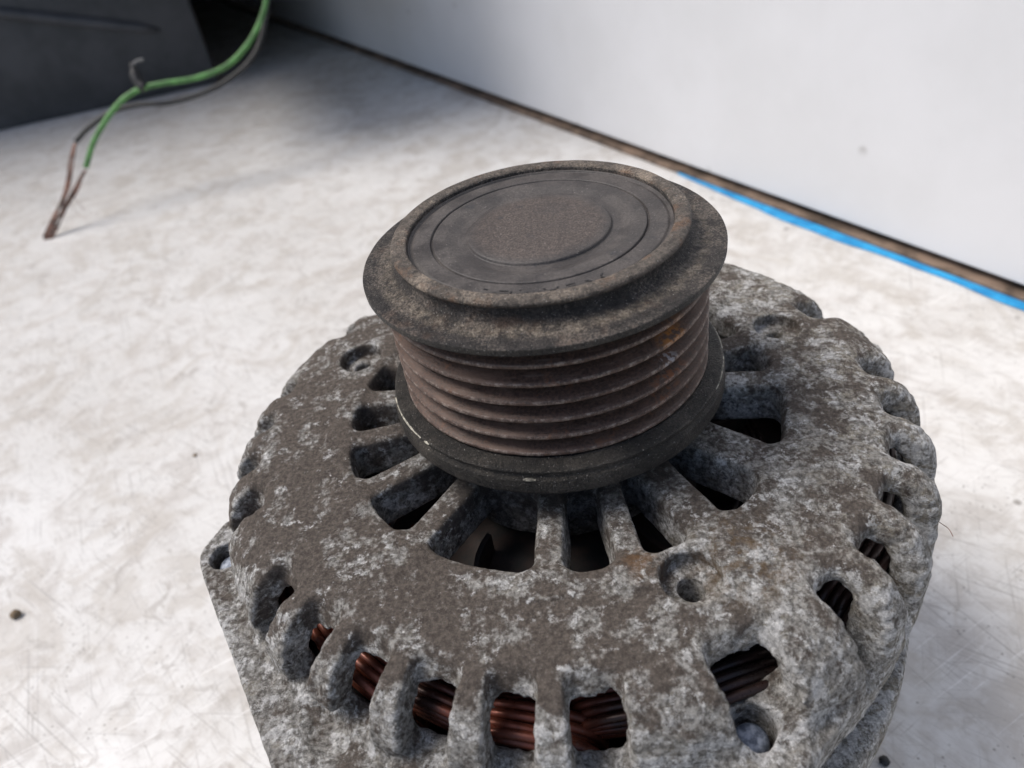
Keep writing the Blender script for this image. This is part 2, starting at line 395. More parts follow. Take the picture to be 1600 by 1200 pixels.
zt = -ZT
wa = un(430, 32, zt); wb = un(1600, 470, zt)
wdir = (wb - wa)[:2]; wdir /= np.linalg.norm(wdir)            # along the panel towards the right
wn = np.array([-wdir[1], wdir[0]])                              # to the far side of the line?
if wn @ (CAM[:2] - wa[:2]) > 0: wn = -wn
def on_wall(s, off):      # s mm along from wb (negative = away), off mm behind the front line
    p = wb[:2] + wdir * s + wn * off
    return p * MM
c = on_wall(-450, 0.8 + 9)
panel = link('white_panel', box_geo(c[0], c[1], 0.0062 + 0.30, wdir, wn, 1.05, 0.009, 0.30, 0.0008), M_WALL, smooth=False)
tag(panel, 'tall smooth white panel standing upright along the edge of the tabletop', 'panel')
c = on_wall(-450, 10.0)
board = link('brown_board', box_geo(c[0], c[1], 0.0013, wdir, wn, 1.05, 0.0125, 0.0012, 0.0003), M_BROWN, smooth=False)
tag(board, 'thin dirty brown strip of board under the foot of the white panel', 'board')
# blue strip, from behind the pulley to beyond the right of the frame
def blue():
    v, f = [], []
    n = 60
    L0 = np.dot(un(1035, 283, zt)[:2] - wb[:2], wdir)
    for i in range(n + 1):
        t = i / n; s = L0 + (160 - L0) * t
        k = min(1.0, t * 5)
        wob = 1.5 * math.sin(t * 9.0) + 1.0 * math.sin(t * 23 + 1) + 0.5 * math.sin(t * 61)
        o0 = -2.9 ; o1 = -3.3 - (4.4 + 0.75 * wob) * k
        for o, z in ((o0, 0.0003), (o0, 0.0013), (o1, 0.0011), (o1 - 0.2, 0.0003)):
            p = on_wall(s, o); v.append((p[0], p[1], z))
    for i in range(n):
        for j in range(4):
            a, b = i * 4 + j, i * 4 + (j + 1) % 4
            f.append((a, b, b + 4, a + 4))
    f += [(3, 2, 1, 0), (n * 4, n * 4 + 1, n * 4 + 2, n * 4 + 3)]
    return mesh('blue_strip', v, f)
tag(link('blue_strip', blue(), M_BLUE, smooth=False), 'narrow bright blue plastic strip lying along the brown board', 'strip')

# dark box against the panel
b0 = un(0, 205, zt)[:2]; b1 = un(250, 150, zt)[:2]
bd = (b1 - b0) / np.linalg.norm(b1 - b0); bn = np.array([-bd[1], bd[0]])
cor = b0 + bd * (np.linalg.norm(b1 - b0) + 62)
box = bpy.data.objects.new('dark_cabinet', None); COL.objects.link(box)
vr = cor - CAM[:2]; vr /= np.linalg.norm(vr); vr = np.array([vr[0] * math.cos(0.06) - vr[1] * math.sin(0.06), vr[0] * math.sin(0.06) + vr[1] * math.cos(0.06)])
mid_ = cor + vr * 520
back = wb[:2] + wdir * ((mid_ - wb[:2]) @ wdir - 20) - wn * 2.0
foot = [cor - bd * 520, cor, mid_, back, back + vr * 60, cor - bd * 560 + bn * 560]  # rear run on to the panel to keep light out of the corner
bc = sum(foot) / 6
box.location = (bc[0] * MM, bc[1] * MM, 0)
def prism(name, pts, z0, z1, bev, mat):
    bm = bmesh.new()
    lo = [bm.verts.new(((p[0] - bc[0]) * MM, (p[1] - bc[1]) * MM, z0 * MM)) for p in pts]
    hi = [bm.verts.new(((p[0] - bc[0]) * MM, (p[1] - bc[1]) * MM, z1 * MM)) for p in pts]
    n = len(pts)
    bm.faces.new(lo[::-1]); bm.faces.new(hi)
    for k in range(n): bm.faces.new((lo[k], lo[(k + 1) % n], hi[(k + 1) % n], hi[k]))
    bmesh.ops.bevel(bm, geom=list(bm.edges), offset=bev * MM, segments=4, profile=0.5, affect='EDGES')
    bmesh.ops.recalc_face_normals(bm, faces=bm.faces)
    me = bpy.data.meshes.new(name); bm.to_mesh(me); bm.free()
    o = link(name, me, mat, box); sharp(o, 35); return o
prism('body', foot, 0.4, 125.6, 3, M_DARKBOX)
wl = un(700, 133, zt)[:2] - wn * 1.0; wl2 = un(690, 129, zt)[:2] - wn * 215 + wdir * 10
prism('shade_overhang', [cor - bd * 515 + bn * 4, cor - bn * 10, wl2, wl, back - wn * 1.0, back + vr * 55 - wn * 1.0, cor - bd * 555 + bn * 555], 126, 620, 6, M_DARKBOX)  # unseen overhang added above the frame to darken the corner
def on_front(x, y, out):                      # photo pixel on the cabinet's front face, pushed out by some mm
    dr = un(x, y, depth=1.0) - CAM; nn = np.array([-bn[0], -bn[1], 0.0])
    q = CAM + dr * (((np.array([*cor, 0]) - CAM) @ nn) / (dr @ nn)) + nn * out
    return np.array(W(q)) - np.array(box.location)
link('highlight_bar', tubes([([Vector(on_front(x, y, 1.5)) for x, y in ((-60, 12), (20, 22), (120, 33), (215, 43), (248, 47))], [5 * MM] * 4 + [2 * MM], 12)]), mat_plain('grey_highlight_band', (0.055, 0.057, 0.061), (0.09, 0.091, 0.096), 0.03, 0.6), box)  # paler bar added as a highlight across the cabinet front
tag(box, 'tall charcoal cabinet standing on the tabletop behind the green wire, with an unseen overhang added to shade the corner', 'cabinet')

# ------------------------------------------------------------------ wires on the left
D0 = -((un(74, 373, zt) - CAM) @ ROT.T)[2]
def wpath(px, d=0.0, lift=True):
    return [W(un(x, y, depth=D0 + d + (0 if len(q) == 0 else q[0]))) for x, y, *q in px]
cable = bpy.data.objects.new('stripped_cable', None); COL.objects.link(cable)
tip = W(un(74, 373, zt)); cable.location = (tip.x, tip.y, 0)
def cpart(name, lst, mat):
    me = tubes([([Vector(p) - Vector(cable.location) for p in smooth_path(pts, 8)], r, s) for pts, r, s in lst], name)
    return link(name, me, mat, cable)
g_px = [(134, 262, -8), (148, 218, -7), (180, 168, -6), (212, 142, -6), (250, 131, -6), (305, 122, -5), (352, 104, -4), (385, 72, -2), (406, 34, 0), (417, -8, 0), (422, -70, 5)]
cpart('green_wire', [(wpath(g_px), 1.8 * MM, 14)], M_GREEN)
k_px = [(118, 222, 2), (136, 202, 3), (172, 176, 4), (215, 164, 5), (262, 161, 5), (310, 148, 6), (352, 128, 7), (388, 98, 8), (408, 60, 9), (420, -10, 9), (424, -70, 9)]
cpart('black_wire', [(wpath(k_px), 1.75 * MM, 12)], M_BLACK)
strands = []
for k in range(9):
    j = lambda a: random.uniform(-a, a)
    strands.append((wpath([(133 + j(3), 266, -8), (118 + j(4), 296 + j(3), -5), (103 + j(4), 322, -2), (90 + j(5), 348, -1), (78 + j(4), 374 + j(5), -1.2)]), 0.42 * MM, 6))
for k in range(9):
    strands.append((wpath([(117 + j(2.5), 224, 2), (110 + j(4), 262 + j(3), 1), (103 + j(4), 302, 0), (90 + j(6), 335, -0.5), (71 + j(4), 372 + j(4), -1.2)]), 0.42 * MM, 6))
cpart('bare_copper_end', strands, M_STRAND)
hairs = []
for k in range(6):
    x0, y0 = 108 + random.uniform(-6, 6), 305 + random.uniform(-10, 12)
    hairs.append((wpath([(x0, y0, -2), (x0 + 14, y0 + 12 + 6 * k / 3, -4), (x0 + 20 + 5 * k, y0 + 26 + 8 * random.random(), -6)]), 0.09 * MM, 4))
cpart('loose_strand', hairs, M_STRAND)
cpart('tape_knot', [(wpath([(207, 100, -7), (210, 114, -7), (216, 128, -7), (226, 138, -7)]), [2.2 * MM] * 8 + [3.6 * MM] * 8 + [3.4 * MM] * 9, 9)], M_BLACK)
cpart('tape_tail', [(wpath([(208, 102, -8), (213, 96, -8), (224, 93, -8)]), 1.0 * MM, 6)], mat_plain('grey_tape_end', (0.12, 0.12, 0.12), (0.22, 0.22, 0.22), 0.2))
tag(cable, 'pair of green and black wires with bare twisted copper ends touching the tabletop', 'wire')

# ------------------------------------------------------------------ the alternator
alt = bpy.data.objects.new('alternator', None); COL.objects.link(alt)
tag(alt, 'worn car alternator with corroded aluminium housing and ribbed belt pulley on top', 'alternator')

ZF = -33.4
# ---- front housing: a signed distance field on a grid, polygonised with surface nets
H = 0.45
X0, X1, Y0, Y1, Z0, Z1 = -79.0, 76.0, -90.0, 76.0, -63.0, -25.0
gx = np.arange(X0, X1, H, dtype=np.float32); gy = np.arange(Y0, Y1, H, dtype=np.float32); gz = np.arange(Z0, Z1, H, dtype=np.float32)
def smin(a, b, k):
    h = np.clip(0.5 + 0.5 * (b - a) / k, 0, 1); return b + (a - b) * h - k * h * (1 - h)
def smax(a, b, k): return -smin(-a, -b, k)
RR = np.hypot(gx[:, None], gy[None, :]).astype(np.float32)
def rbox2(px, hx, lo, hi, zz, r):
    """2D rounded box |p|<hx, lo<z<hi"""
    cz, hz = (lo + hi) / 2, (hi - lo) / 2
    qx = np.abs(px) - hx + r; qz = np.abs(zz - cz) - hz + r
    return np.minimum(np.maximum(qx, qz), 0) + np.hypot(np.maximum(qx, 0), np.maximum(qz, 0)) - r
R3 = RR[:, :, None]; Zg = gz[None, None, :]
dome = (0.6 * np.clip((R3 - 40) / 17, 0, 1) ** 2).astype(np.float32)
outer = rbox2(R3, 67.4, -110, ZF, Zg + dome, 10.5)
inner = rbox2(R3, 62.0, -120, ZF - 4.6, Zg, 7.0)
d = np.maximum(outer, -inner)
d = np.maximum(d, (-58.5 - Zg))
del outer, inner

def sub(x0, x1, y0, y1, z0=-200, z1=200):
    ix = slice(max(0, np.searchsorted(gx, x0)), np.searchsorted(gx, x1)); iy = slice(max(0, np.searchsorted(gy, y0)), np.searchsorted(gy, y1))
    iz = slice(max(0, np.searchsorted(gz, z0)), np.searchsorted(gz, z1))
    return (ix, iy, iz), gx[ix][:, None, None], gy[iy][None, :, None], gz[iz][None, None, :]
def poly_sd(px, py, pts):
    pts = [np.array(p, np.float32) for p in pts]; n = len(pts)
    dd = np.full(np.broadcast(px, py).shape, 1e9, np.float32); s = np.ones_like(dd)
    for i in range(n):
        a = pts[i]; b = pts[i - 1]
        ex, ey = b - a; wx = px - a[0]; wy = py - a[1]
        t = np.clip((wx * ex + wy * ey) / (ex * ex + ey * ey), 0, 1)
        dd = np.minimum(dd, (wx - ex * t) ** 2 + (wy - ey * t) ** 2)
        c1 = (py >= a[1]); c2 = (py < b[1]); c3 = (ex * wy > ey * wx)
        flip = (c1 & c2 & c3) | (~c1 & ~c2 & ~c3)
        s = np.where(flip, -s, s)
    return s * np.sqrt(dd)
def extrude(d2, zz, lo, hi, r=0.8):
    qz = np.abs(zz - (lo + hi) / 2) - (hi - lo) / 2 + r; q2 = d2 + r
    return np.minimum(np.maximum(q2, qz), 0) + np.hypot(np.maximum(q2, 0), np.maximum(qz, 0)) - r

# lower ledge with the bolt ears and the arm of the mounting lug
g2x, g2y = gx[:, None], gy[None, :]
ear_left = poly_sd(g2x, g2y, [(-67.3, -17), (-52, 16), (-20, 0), (-14, -74), (-30, -79), (-35.5, -72)]) - 5.5
def disc2(cx, cy, r): return np.hypot(g2x - cx, g2y - cy) - r
lug = poly_sd(g2x, g2y, [(12, -62), (24, -64.5), (33, -57), (40, -46), (10, -40)]) - 3.5
ring = RR - 67.4
e15 = poly_sd(g2x, g2y, [(66.5, 20), (52, 44), (20, 20), (40, 0)]) - 5.0
e105 = poly_sd(g2x, g2y, [(-17, 67), (-40, 50), (0, 40), (20, 58)]) - 5.0
plan = np.minimum(np.minimum(ear_left, lug), np.minimum(ring, np.minimum(e15, e105)))
cav2 = 62.0 - RR
plan = np.maximum(plan, cav2)
d = smin(d, extrude(plan[:, :, None], Zg, -54.5, -47.0, 0.5), 1.3)
# solid block that carries the through bolt on the near right
blk = poly_sd(g2x, g2y, [(27.5, -58.5), (36, -54.5), (43, -46), (40, -38), (27, -50)]) - 2.5
blk = np.maximum(blk, 60.5 - RR)
d = smin(d, extrude(blk[:, :, None], Zg, -62, -42.5, 1.6), 3.0)

# slots over the shoulder: (angle, width, foot level, inner radius)
SLOTS = [(-90.4, 8.2, -46.4, 56.8), (-101.2, 7.2, -46.4, 56.6), (-112.0, 7.8, -46.4, 56.8), (-122.8, 7.5, -46.4, 57.0), (-133.2, 7.2, -46.4, 56.8),
         (-143.6, 6.8, -46.6, 57.2), (-164.4, 6.6, -46.6, 57.6), (-175.0, 6.2, -52, 58.8), (174.6, 6.2, -52, 58.8), (164.0, 6.2, -52, 58.8),
         (143.0, 6.4, -52, 58.5), (132.4, 6.4, -52, 58.5), (121.8, 6.4, -52, 58.5), (100.6, 6.4, -52, 58.5), (90.0, 6.4, -52, 58.5), (79.4, 6.4, -52, 58.5), (68.8, 6.4, -52, 58.5), (58.2, 6.4, -52, 58.5),
         (-70.2, 10.6, -44.6, 56.4), (-53.0, 6.4, -51.0, 57.0), (-42.4, 6.6, -51.5, 57.2), (-31.8, 6.8, -51.5, 57.4), (-21.2, 6.8, -51.5, 57.6), (-10.6, 6.8, -51.5, 57.8), (0.0, 6.8, -51.5, 57.6), (20.6, 7.2, -51, 56.8)]
for ang, wd, foot, rin in SLOTS:
    a = math.radians(ang); ca, sa = math.cos(a), math.sin(a)
    cx, cy = 66 * ca, 66 * sa
    ix, x, y, z = sub(cx - 15, cx + 15, cy - 15, cy + 15)
    u = x * ca + y * sa; v = -x * sa + y * ca
    u, v, z = np.broadcast_arrays(u, v, z)
    taper = 0.035 * (z - ZF)                                    # draft of the casting
    right = -60 < ang < 50
    rie = rin + (0.44 if ang < -60 else 0.28) * np.clip(ZF - 0.8 - z, 0, 6); qx = np.maximum(rie - u, u - 90); qy = np.abs(v) - (wd / 2 + taper)
    d2 = np.minimum(np.maximum(qx + 2, qy + 2), 0) + np.hypot(np.maximum(qx + 2, 0), np.maximum(qy + 2, 0)) - 2
    cut = smax(d2, foot - z, 2.5)
    d[ix] = smax(d[ix], -cut, 2.3 if right else 1.1)
# shallow pocket in the ledge on the near left
ix, x, y, z = sub(-60, -30, -70, -40)
pk = np.sqrt(((x + 41.2) * 0.86 + (y + 55.2) * 0.5) ** 2 / 3.2 ** 2 + ((x + 41.2) * -0.5 + (y + 55.2) * 0.86) ** 2 / 5.0 ** 2 + ((z + 46.6) / 2.2) ** 2) - 1
d[ix] = smax(d[ix], -pk * 2.2, 1.5)

# windows of the inner ring, then spokes and the bearing hub
win = np.maximum(RR - 41.4, 0 - RR)
ix, x, y, z = sub(-46, 46, -46, 46, -50, -26)
d2 = (RR[ix[0], ix[1]] - 41.4)[:, :, None]
part = smax(d[ix], -(d2 + 0.10 * np.clip(ZF - z, 0, 5)), 0.9)
SPOKES = [(-97, -99, 4.4), (-79.3, -74, 4.2), (-60.0, -54, 6.6), (-35, -27, 8.0), (-2.7, 4, 5.2), (16, 23, 5.0), (40, 44, 5), (62, 64, 5), (85, 85, 5), (108, 106, 5), (130, 127, 5),
          (148.5, 146, 6.5), (168.5, 164, 4.6), (-173.4, -178, 4.2), (-153, -157, 5.0), (-130.2, -134.5, 4.8)]
sp = None
for ao, ai, wd in SPOKES:
    p0 = np.array([44 * math.cos(math.radians(ao)), 44 * math.sin(math.radians(ao))]); p1 = np.array([20 * math.cos(math.radians(ai)), 20 * math.sin(math.radians(ai))])
    e = p1 - p0; t = np.clip(((x - p0[0]) * e[0] + (y - p0[1]) * e[1]) / (e @ e), 0, 1)
    dist = np.hypot(x - p0[0] - e[0] * t, y - p0[1] - e[1] * t)
    # flared root where the spoke meets the ring
    hw = wd / 2 * (1 + 0.75 * np.clip(1 - t * 4.5, 0, 1) ** 1.5) + 0.08 * np.clip(ZF - 0.5 - z, 0, 10)
    b = extrude(dist - hw, z, ZF - 8.2 + 0 * z, ZF - 0.15 + 0 * z, 0.9)
    sp = b if sp is None else smin(sp, b, 1.4)
part = smin(part, sp, 2.6)
rr = RR[ix[0], ix[1]][:, :, None]
hub = extrude(rr - 23.4 - 0.05 * np.clip(ZF - z, 0, 14), z, ZF - 13.0, ZF + 0.6, 1.5)
boss = extrude(rr - 19.0, z, ZF - 15.5, -29.6, 1.0)
part = smin(part, smin(hub, boss, 2.0), 2.0)
part = np.maximum(part, -(rr - 9.0))
d[ix] = part
# skirt under the ring's inner edge (the casting is thicker there)
ix, x, y, z = sub(-50, 50, -50, 50, -50, -26)
rr = RR[ix[0], ix[1]][:, :, None]
sk = extrude(np.abs(rr - 43.0) - 1.5, z, ZF - 9.0, ZF - 2.0, 1.0)
d[ix] = smin(d[ix], sk, 1.5)

def cyl_cut(cx, cy, r, lo, hi, k):
    ix, x, y, z = sub(cx - r - 5, cx + r + 5, cy - r - 5, cy + r + 5)
    c_ = np.maximum(np.hypot(x - cx, y - cy) - r, np.maximum(lo - z, z - hi))
    d[ix] = smax(d[ix], -c_, k)
def boss_add(cx, cy, r, lo, hi, k, rr_=1.0):
    ix, x, y, z = sub(cx - r - 6, cx + r + 6, cy - r - 6, cy + r + 6)
    b = extrude(np.hypot(x - cx, y - cy) - r + 0 * z, z, lo, hi, rr_)
    d[ix] = smin(d[ix], b, k)
for ang, rad in ((-70.6, 47.4), (17.0, 48.0), (152.2, 47.8)):
    cx, cy = rad * math.cos(math.radians(ang)), rad * math.sin(math.radians(ang))
    boss_add(cx, cy, 6.0, ZF - 11, ZF - 0.1, 1.5)
    cyl_cut(cx, cy, 4.6, ZF - 2.6, 0, 0.7)
    cyl_cut(cx, cy, 2.05, -60, 0, 0.6)
BOLTS = [(-67.2, -18.0, 3.1, -47.0), (20.5, -61.8, 3.3, -46.5), (61.5, 22.5, 2.9, -47), (-20, 64.5, 2.9, -47)]
boss_add(20.5, -61.8, 7.5, -56, -45.4, 3.0)
for cx, cy, r, top in BOLTS: cyl_cut(cx, cy, r, -80, -40, 0.6)

# cast and corroded roughness in the surface itself
def lattice(cell, seed):
    r_ = np.random.default_rng(seed)
    nx, ny, nz = [int((b - a) / cell) + 3 for a, b in ((X0, X1), (Y0, Y1), (Z0, Z1))]
    g = r_.standard_normal((nx, ny, nz)).astype(np.float32)
    def ax(arr, q, n, axis):
        t = (q - q[0]) / cell; i = np.floor(t).astype(int); f = t - i; f = f * f * (3 - 2 * f)
        sh = [1, 1, 1]; sh[axis] = len(q); f = f.reshape(sh).astype(np.float32)
        return np.take(arr, i, axis) * (1 - f) + np.take(arr, i + 1, axis) * f
    g = ax(g, gz, nz, 2); g = ax(g, gy, ny, 1); g = ax(g, gx, nx, 0)
    return g
d += 0.09 * lattice(6.0, 1)
n2 = lattice(2.0, 2); n3 = lattice(1.0, 3)
rough_w = (0.30 + 0.7 * np.clip((RR - 54) / 6, 0, 1) - 0.72 * np.clip((RR - 67) / 2, 0, 1))[:, :, None] * (0.55 + 0.45 * np.clip((ZF - 0.8 - Zg) / 2, 0, 1))
d += rough_w * (0.10 * n2 + 0.13 * n3)
d = np.maximum(d, -(Zg - Z0 - 1.0)); d = np.maximum(d, Zg - Z1 + 1.2)
del n2, n3

def surface_nets(Fv, o, h):
    nx, ny, nz = Fv.shape
    neg = Fv < 0
    cnt = np.zeros((nx - 1, ny - 1, nz - 1), np.int8)
    offs = [(i, j, k) for i in (0, 1) for j in (0, 1) for k in (0, 1)]
    for i, j, k in offs: cnt += neg[i:nx - 1 + i, j:ny - 1 + j, k:nz - 1 + k]
    act = (cnt > 0) & (cnt < 8)
    I, J, K = np.nonzero(act)
    idx = np.full(act.shape, -1, np.int32); idx[I, J, K] = np.arange(len(I))
    cor_ = np.stack([Fv[I + i, J + j, K + k] for i, j, k in offs], 1)
    acc = np.zeros((len(I), 3), np.float64); num = np.zeros(len(I))
    for a in range(8):
        for b in range(a + 1, 8):
            df = np.array(offs[b]) - np.array(offs[a])
            if np.abs(df).sum() != 1: continue
            fa, fb = cor_[:, a], cor_[:, b]; m = (fa < 0) != (fb < 0)
            t = np.where(m, fa / np.where(m, fa - fb, 1), 0)
            acc += np.where(m[:, None], np.array(offs[a]) + t[:, None] * df, 0); num += m
    P = (np.stack([I, J, K], 1) + acc / num[:, None]) * h + np.array(o)
    quads = []
    for ax_ in range(3):
        s0 = [slice(1, -1)] * 3; s1 = [slice(1, -1)] * 3
        s0[ax_] = slice(0, -1); s1[ax_] = slice(1, None)
        A, B = neg[tuple(s0)], neg[tuple(s1)]
        ch = np.nonzero(A != B)
        st = [1, 1, 1]; st[ax_] = 0
        e = [ch[q] + st[q] for q in range(3)]
        b_, c_ = [(1, 2), (2, 0), (0, 1)][ax_]
        def cell(db, dc):
            q = [e[0].copy(), e[1].copy(), e[2].copy()]; q[b_] = q[b_] - db; q[c_] = q[c_] - dc
            return idx[q[0], q[1], q[2]]
        qd = np.stack([cell(1, 1), cell(0, 1), cell(0, 0), cell(1, 0)], 1)
        fl = ~A[ch]
        qd[fl] = qd[fl][:, ::-1]
        quads.append(qd)
    return P, np.concatenate(quads)
P, Q = surface_nets(d, (X0, Y0, Z0), H)
del d
P[:, 2] += ZT
me = bpy.data.meshes.new('front_housing')
me.vertices.add(len(P)); me.vertices.foreach_set('co', (P * MM).astype(np.float32).ravel())
me.loops.add(Q.size); me.loops.foreach_set('vertex_index', Q.astype(np.int32).ravel())
me.polygons.add(len(Q)); me.polygons.foreach_set('loop_start', np.arange(0, Q.size, 4, dtype=np.int32))
me.update(calc_edges=True); me.validate()
housing = link('front_housing', me, M_CAST, alt)
print('housing quads', len(Q))

# ---- through bolts
for i, (cx, cy, r, top) in enumerate(BOLTS):
    n = 28; zt_ = top - (1.2 if i == 1 else 2.6); rb = r - 0.75 if i == 1 else r - 0.6
    prof = soften(fine([(0, zt_ + 0.15), (rb * 0.55, zt_ + 0.1), (rb * 0.86, zt_ - 0.1), (rb, zt_ - 0.8), (rb, -84)], 0.4), 1)
    o = link('through_bolt', lathe(prof, n), M_BOLT, alt); o.location = (cx * MM, cy * MM, 0)
# ---- stator, rear bracket and rear cover
prof = [(58, -57), (64.4, -57), (64.4, -58.2)]
z = -58.2
while z > -86:
    prof += [(64.4, z), (64.4, z - 0.7), (64.1, z - 0.8), (64.1, z - 0.95)]; z -= 1.05
prof += [(64.4, z), (58, z), (58, -57)]
link('stator_core', lathe(prof, 160), M_STATOR, alt, smooth=False)
prof = soften(fine([(60, -78), (68.6, -78), (69.0, -86), (67.5, -110), (62, -122), (46, -126), (44, -128), (0, -128)], 1.2), 2)
link('rear_bracket', lathe(prof, 120), M_CAST, alt)
prof = soften(fine([(0, -128.1), (50, -128.1), (52, -130), (51, -139.4), (49, -139.9), (0, -139.9)], 1.0), 2)
link('rear_cover', lathe(prof, 96), M_BLACK, alt)

# ---- copper end turns seen through the slots
def bundle(a0, span, r0, z0, nrow, ncol, tilt, rise, seed):
    lst = []; q_ = random.Random(seed)
    for row in range(nrow):
        for colm in range(ncol):
            pts = []; jr, jz, js = q_.uniform(-0.15, 0.15), q_.uniform(-0.15, 0.15), q_.uniform(-1.2, 1.2)
            for t in np.linspace(0, 1, 13):
                a = math.radians(a0 + js + span * t)
                hump = math.sin(math.pi * t) ** 0.5
                r = r0 + tilt * (t - 0.5) + 1.5 * (row - (nrow - 1) / 2) + jr
                zz = z0 + rise * hump - 1.5 * colm * (0.55 + 0.45 * hump) + jz - 1.2 * (t - 0.5)
                pts.append((r * math.cos(a) * MM, r * math.sin(a) * MM, (zz + ZT) * MM))
            lst.append((pts, 0.74 * MM, 10))
    return tubes(lst, 'winding_bundle')
nb = 24
for i in range(nb):
    a0 = -186 + 360 / nb * i
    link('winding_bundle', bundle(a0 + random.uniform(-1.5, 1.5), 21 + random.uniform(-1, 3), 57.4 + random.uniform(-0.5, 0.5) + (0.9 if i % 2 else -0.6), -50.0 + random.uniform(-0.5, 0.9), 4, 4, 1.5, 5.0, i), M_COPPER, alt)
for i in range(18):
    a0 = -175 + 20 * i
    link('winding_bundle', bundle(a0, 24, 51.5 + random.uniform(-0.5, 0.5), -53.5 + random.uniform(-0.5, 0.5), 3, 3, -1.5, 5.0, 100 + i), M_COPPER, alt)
# ---- fan and rotor below the spokes
prof = soften(fine([(9, -49.5), (27, -49.8), (31, -52.5), (47, -53.6), (47, -54.4), (9, -54.4)], 0.8), 2)
fan = link('cooling_fan', lathe(prof, 96), M_FAN, alt)
for i in range(11):
    a = math.radians(i * 32.7 + 6 * math.sin(i * 2.1)); v, f = [], []
    n = 8
    for k in range(n + 1):
        t = k / n; r = 27 + 19 * t; aa = a + 0.42 * t * t
        for off in (-0.5, 0.5):
            for zz in (-52.6, -45.2 - 1.5 * t):
                v.append(((r * math.cos(aa) - off * math.sin(aa)) * MM, (r * math.sin(aa) + off * math.cos(aa)) * MM, (zz + ZT) * MM))
    for k in range(n):
        b = k * 4
        f += [(b, b + 1, b + 5, b + 4), (b + 3, b + 2, b + 6, b + 7), (b + 1, b + 3, b + 7, b + 5)]
    f += [(0, 2, 3, 1), (n * 4, n * 4 + 1, n * 4 + 3, n * 4 + 2)]
    link('fan_blade', mesh('fan_blade', v, f), M_FAN, fan, smooth=False)
for k in range(5):
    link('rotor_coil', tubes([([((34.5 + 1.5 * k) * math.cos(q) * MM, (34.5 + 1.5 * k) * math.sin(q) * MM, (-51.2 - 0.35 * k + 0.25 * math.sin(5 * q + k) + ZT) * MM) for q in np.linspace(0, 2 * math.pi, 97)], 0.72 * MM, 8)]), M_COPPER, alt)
prof = fine([(9, -54.6), (46, -54.6), (48, -58), (48, -86), (9, -86)], 2.0)
link('rotor', lathe(prof, 72), M_STATOR, alt)

# ---- pulley
def wob_s(amp, ph=0.0):
    return lambda a, r, z: (amp * math.sin(3 * a + ph) + 0.6 * amp * math.sin(11 * a + 2 * ph) + 0.4 * amp * math.sin(29 * a + z), 0.5 * amp * math.sin(7 * a + ph) + 0.4 * amp * math.sin(23 * a))
groove = [(26.2, -1.6), (25.0, -2.5), (24.8, -2.9), (24.95, -3.15), (27.2, -4.25)]
PITCH = 3.45; zz = -4.45
for k in range(6):
    groove += [(27.45, zz + 0.05), (27.6, zz - 0.1), (27.6, zz - 0.6), (27.35, zz - 0.78)]
    if k < 5: groove += [(24.95, zz - 1.72), (24.8, zz - 1.98), (24.95, zz - 2.24), (27.2, zz - 3.25)]
    zz -= PITCH
zz += PITCH
groove += [(26.8, zz - 0.95), (26.6, zz - 1.05)]
zg = zz - 1.05                                  # about -22.75
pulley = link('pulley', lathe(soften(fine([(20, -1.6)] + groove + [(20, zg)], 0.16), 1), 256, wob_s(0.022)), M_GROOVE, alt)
prof = [(20.0, -1.7), (26.2, -1.7), (27.4, -1.35), (29.3, -1.02), (29.9, -1.0), (30.06, -0.9), (30.08, 0.16), (29.98, 0.28), (29.4, 0.30), (27.6, 0.30), (26.0, 0.42), (25.0, 0.62), (24.3, 1.0), (23.9, 1.55), (23.8, 2.2), (23.85, 2.9), (24.2, 3.25), (24.5, 3.5), (24.55, 3.95), (24.25, 4.32), (23.6, 4.45), (22.6, 4.42), (22.05, 4.25), (21.85, 3.9), (21.8, 3.0), (20.0, 2.9)]
fl = link('front_flange', lathe(soften(fine(prof, 0.12), 1), 256, wob_s(0.025, 1.0)), M_FLANGE, pulley)
# the raised rim carries its own rubbed, dusty finish
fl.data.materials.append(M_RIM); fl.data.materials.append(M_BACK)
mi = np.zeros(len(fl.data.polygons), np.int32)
for p_ in fl.data.polygons:
    cc = p_.center; r = math.hypot(cc.x, cc.y) / MM; z_ = cc.z / MM - ZT
    if z_ > 3.1 and r > 21.9: mi[p_.index] = 1
    if z_ < 0.12 and r > 29.0: mi[p_.index] = 2  # dark lip side: shade on the edge put into the colour
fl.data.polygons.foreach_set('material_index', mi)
prof = [(0, 3.62), (6.0, 3.58), (9.5, 3.46), (11.5, 3.34), (11.9, 3.25), (12.05, 2.75), (13.5, 2.72), (14.6, 3.05), (15.4, 3.28), (16.5, 3.30), (17.6, 3.32), (17.7, 2.85), (17.95, 2.85), (18.05, 3.32), (20.0, 3.32), (20.9, 3.30), (21.15, 3.05), (21.45, 3.05), (21.62, 3.45), (21.84, 3.5), (21.86, 2.0), (0, 2.0)]
cap = link('end_cap', lathe(soften(fine(prof, 0.14), 1), 224, wob_s(0.012, 2.0)), M_CAP, pulley)
prof = [(20, zg + 0.1), (26.7, zg + 0.1), (27.0, zg - 0.35), (27.25, zg + 0.05), (28.0, zg - 0.05), (29.8, zg - 0.35), (30.12, zg - 0.55), (30.2, zg - 0.85), (29.85, zg - 1.25), (29.9, zg - 1.7), (30.5, zg - 2.1), (30.62, -26.2), (30.6, -27.6), (30.2, -28.1), (29.4, -28.3), (20, -28.3)]
bf = link('back_flange', lathe(soften(fine(prof, 0.18), 1), 256, wob_s(0.03, 3.0)), M_BACK, pulley)
link('shaft_spacer', lathe(fine([(8, -28.2), (17, -28.2), (17, -34), (8, -34)], 1), 64), M_STATOR, pulley)
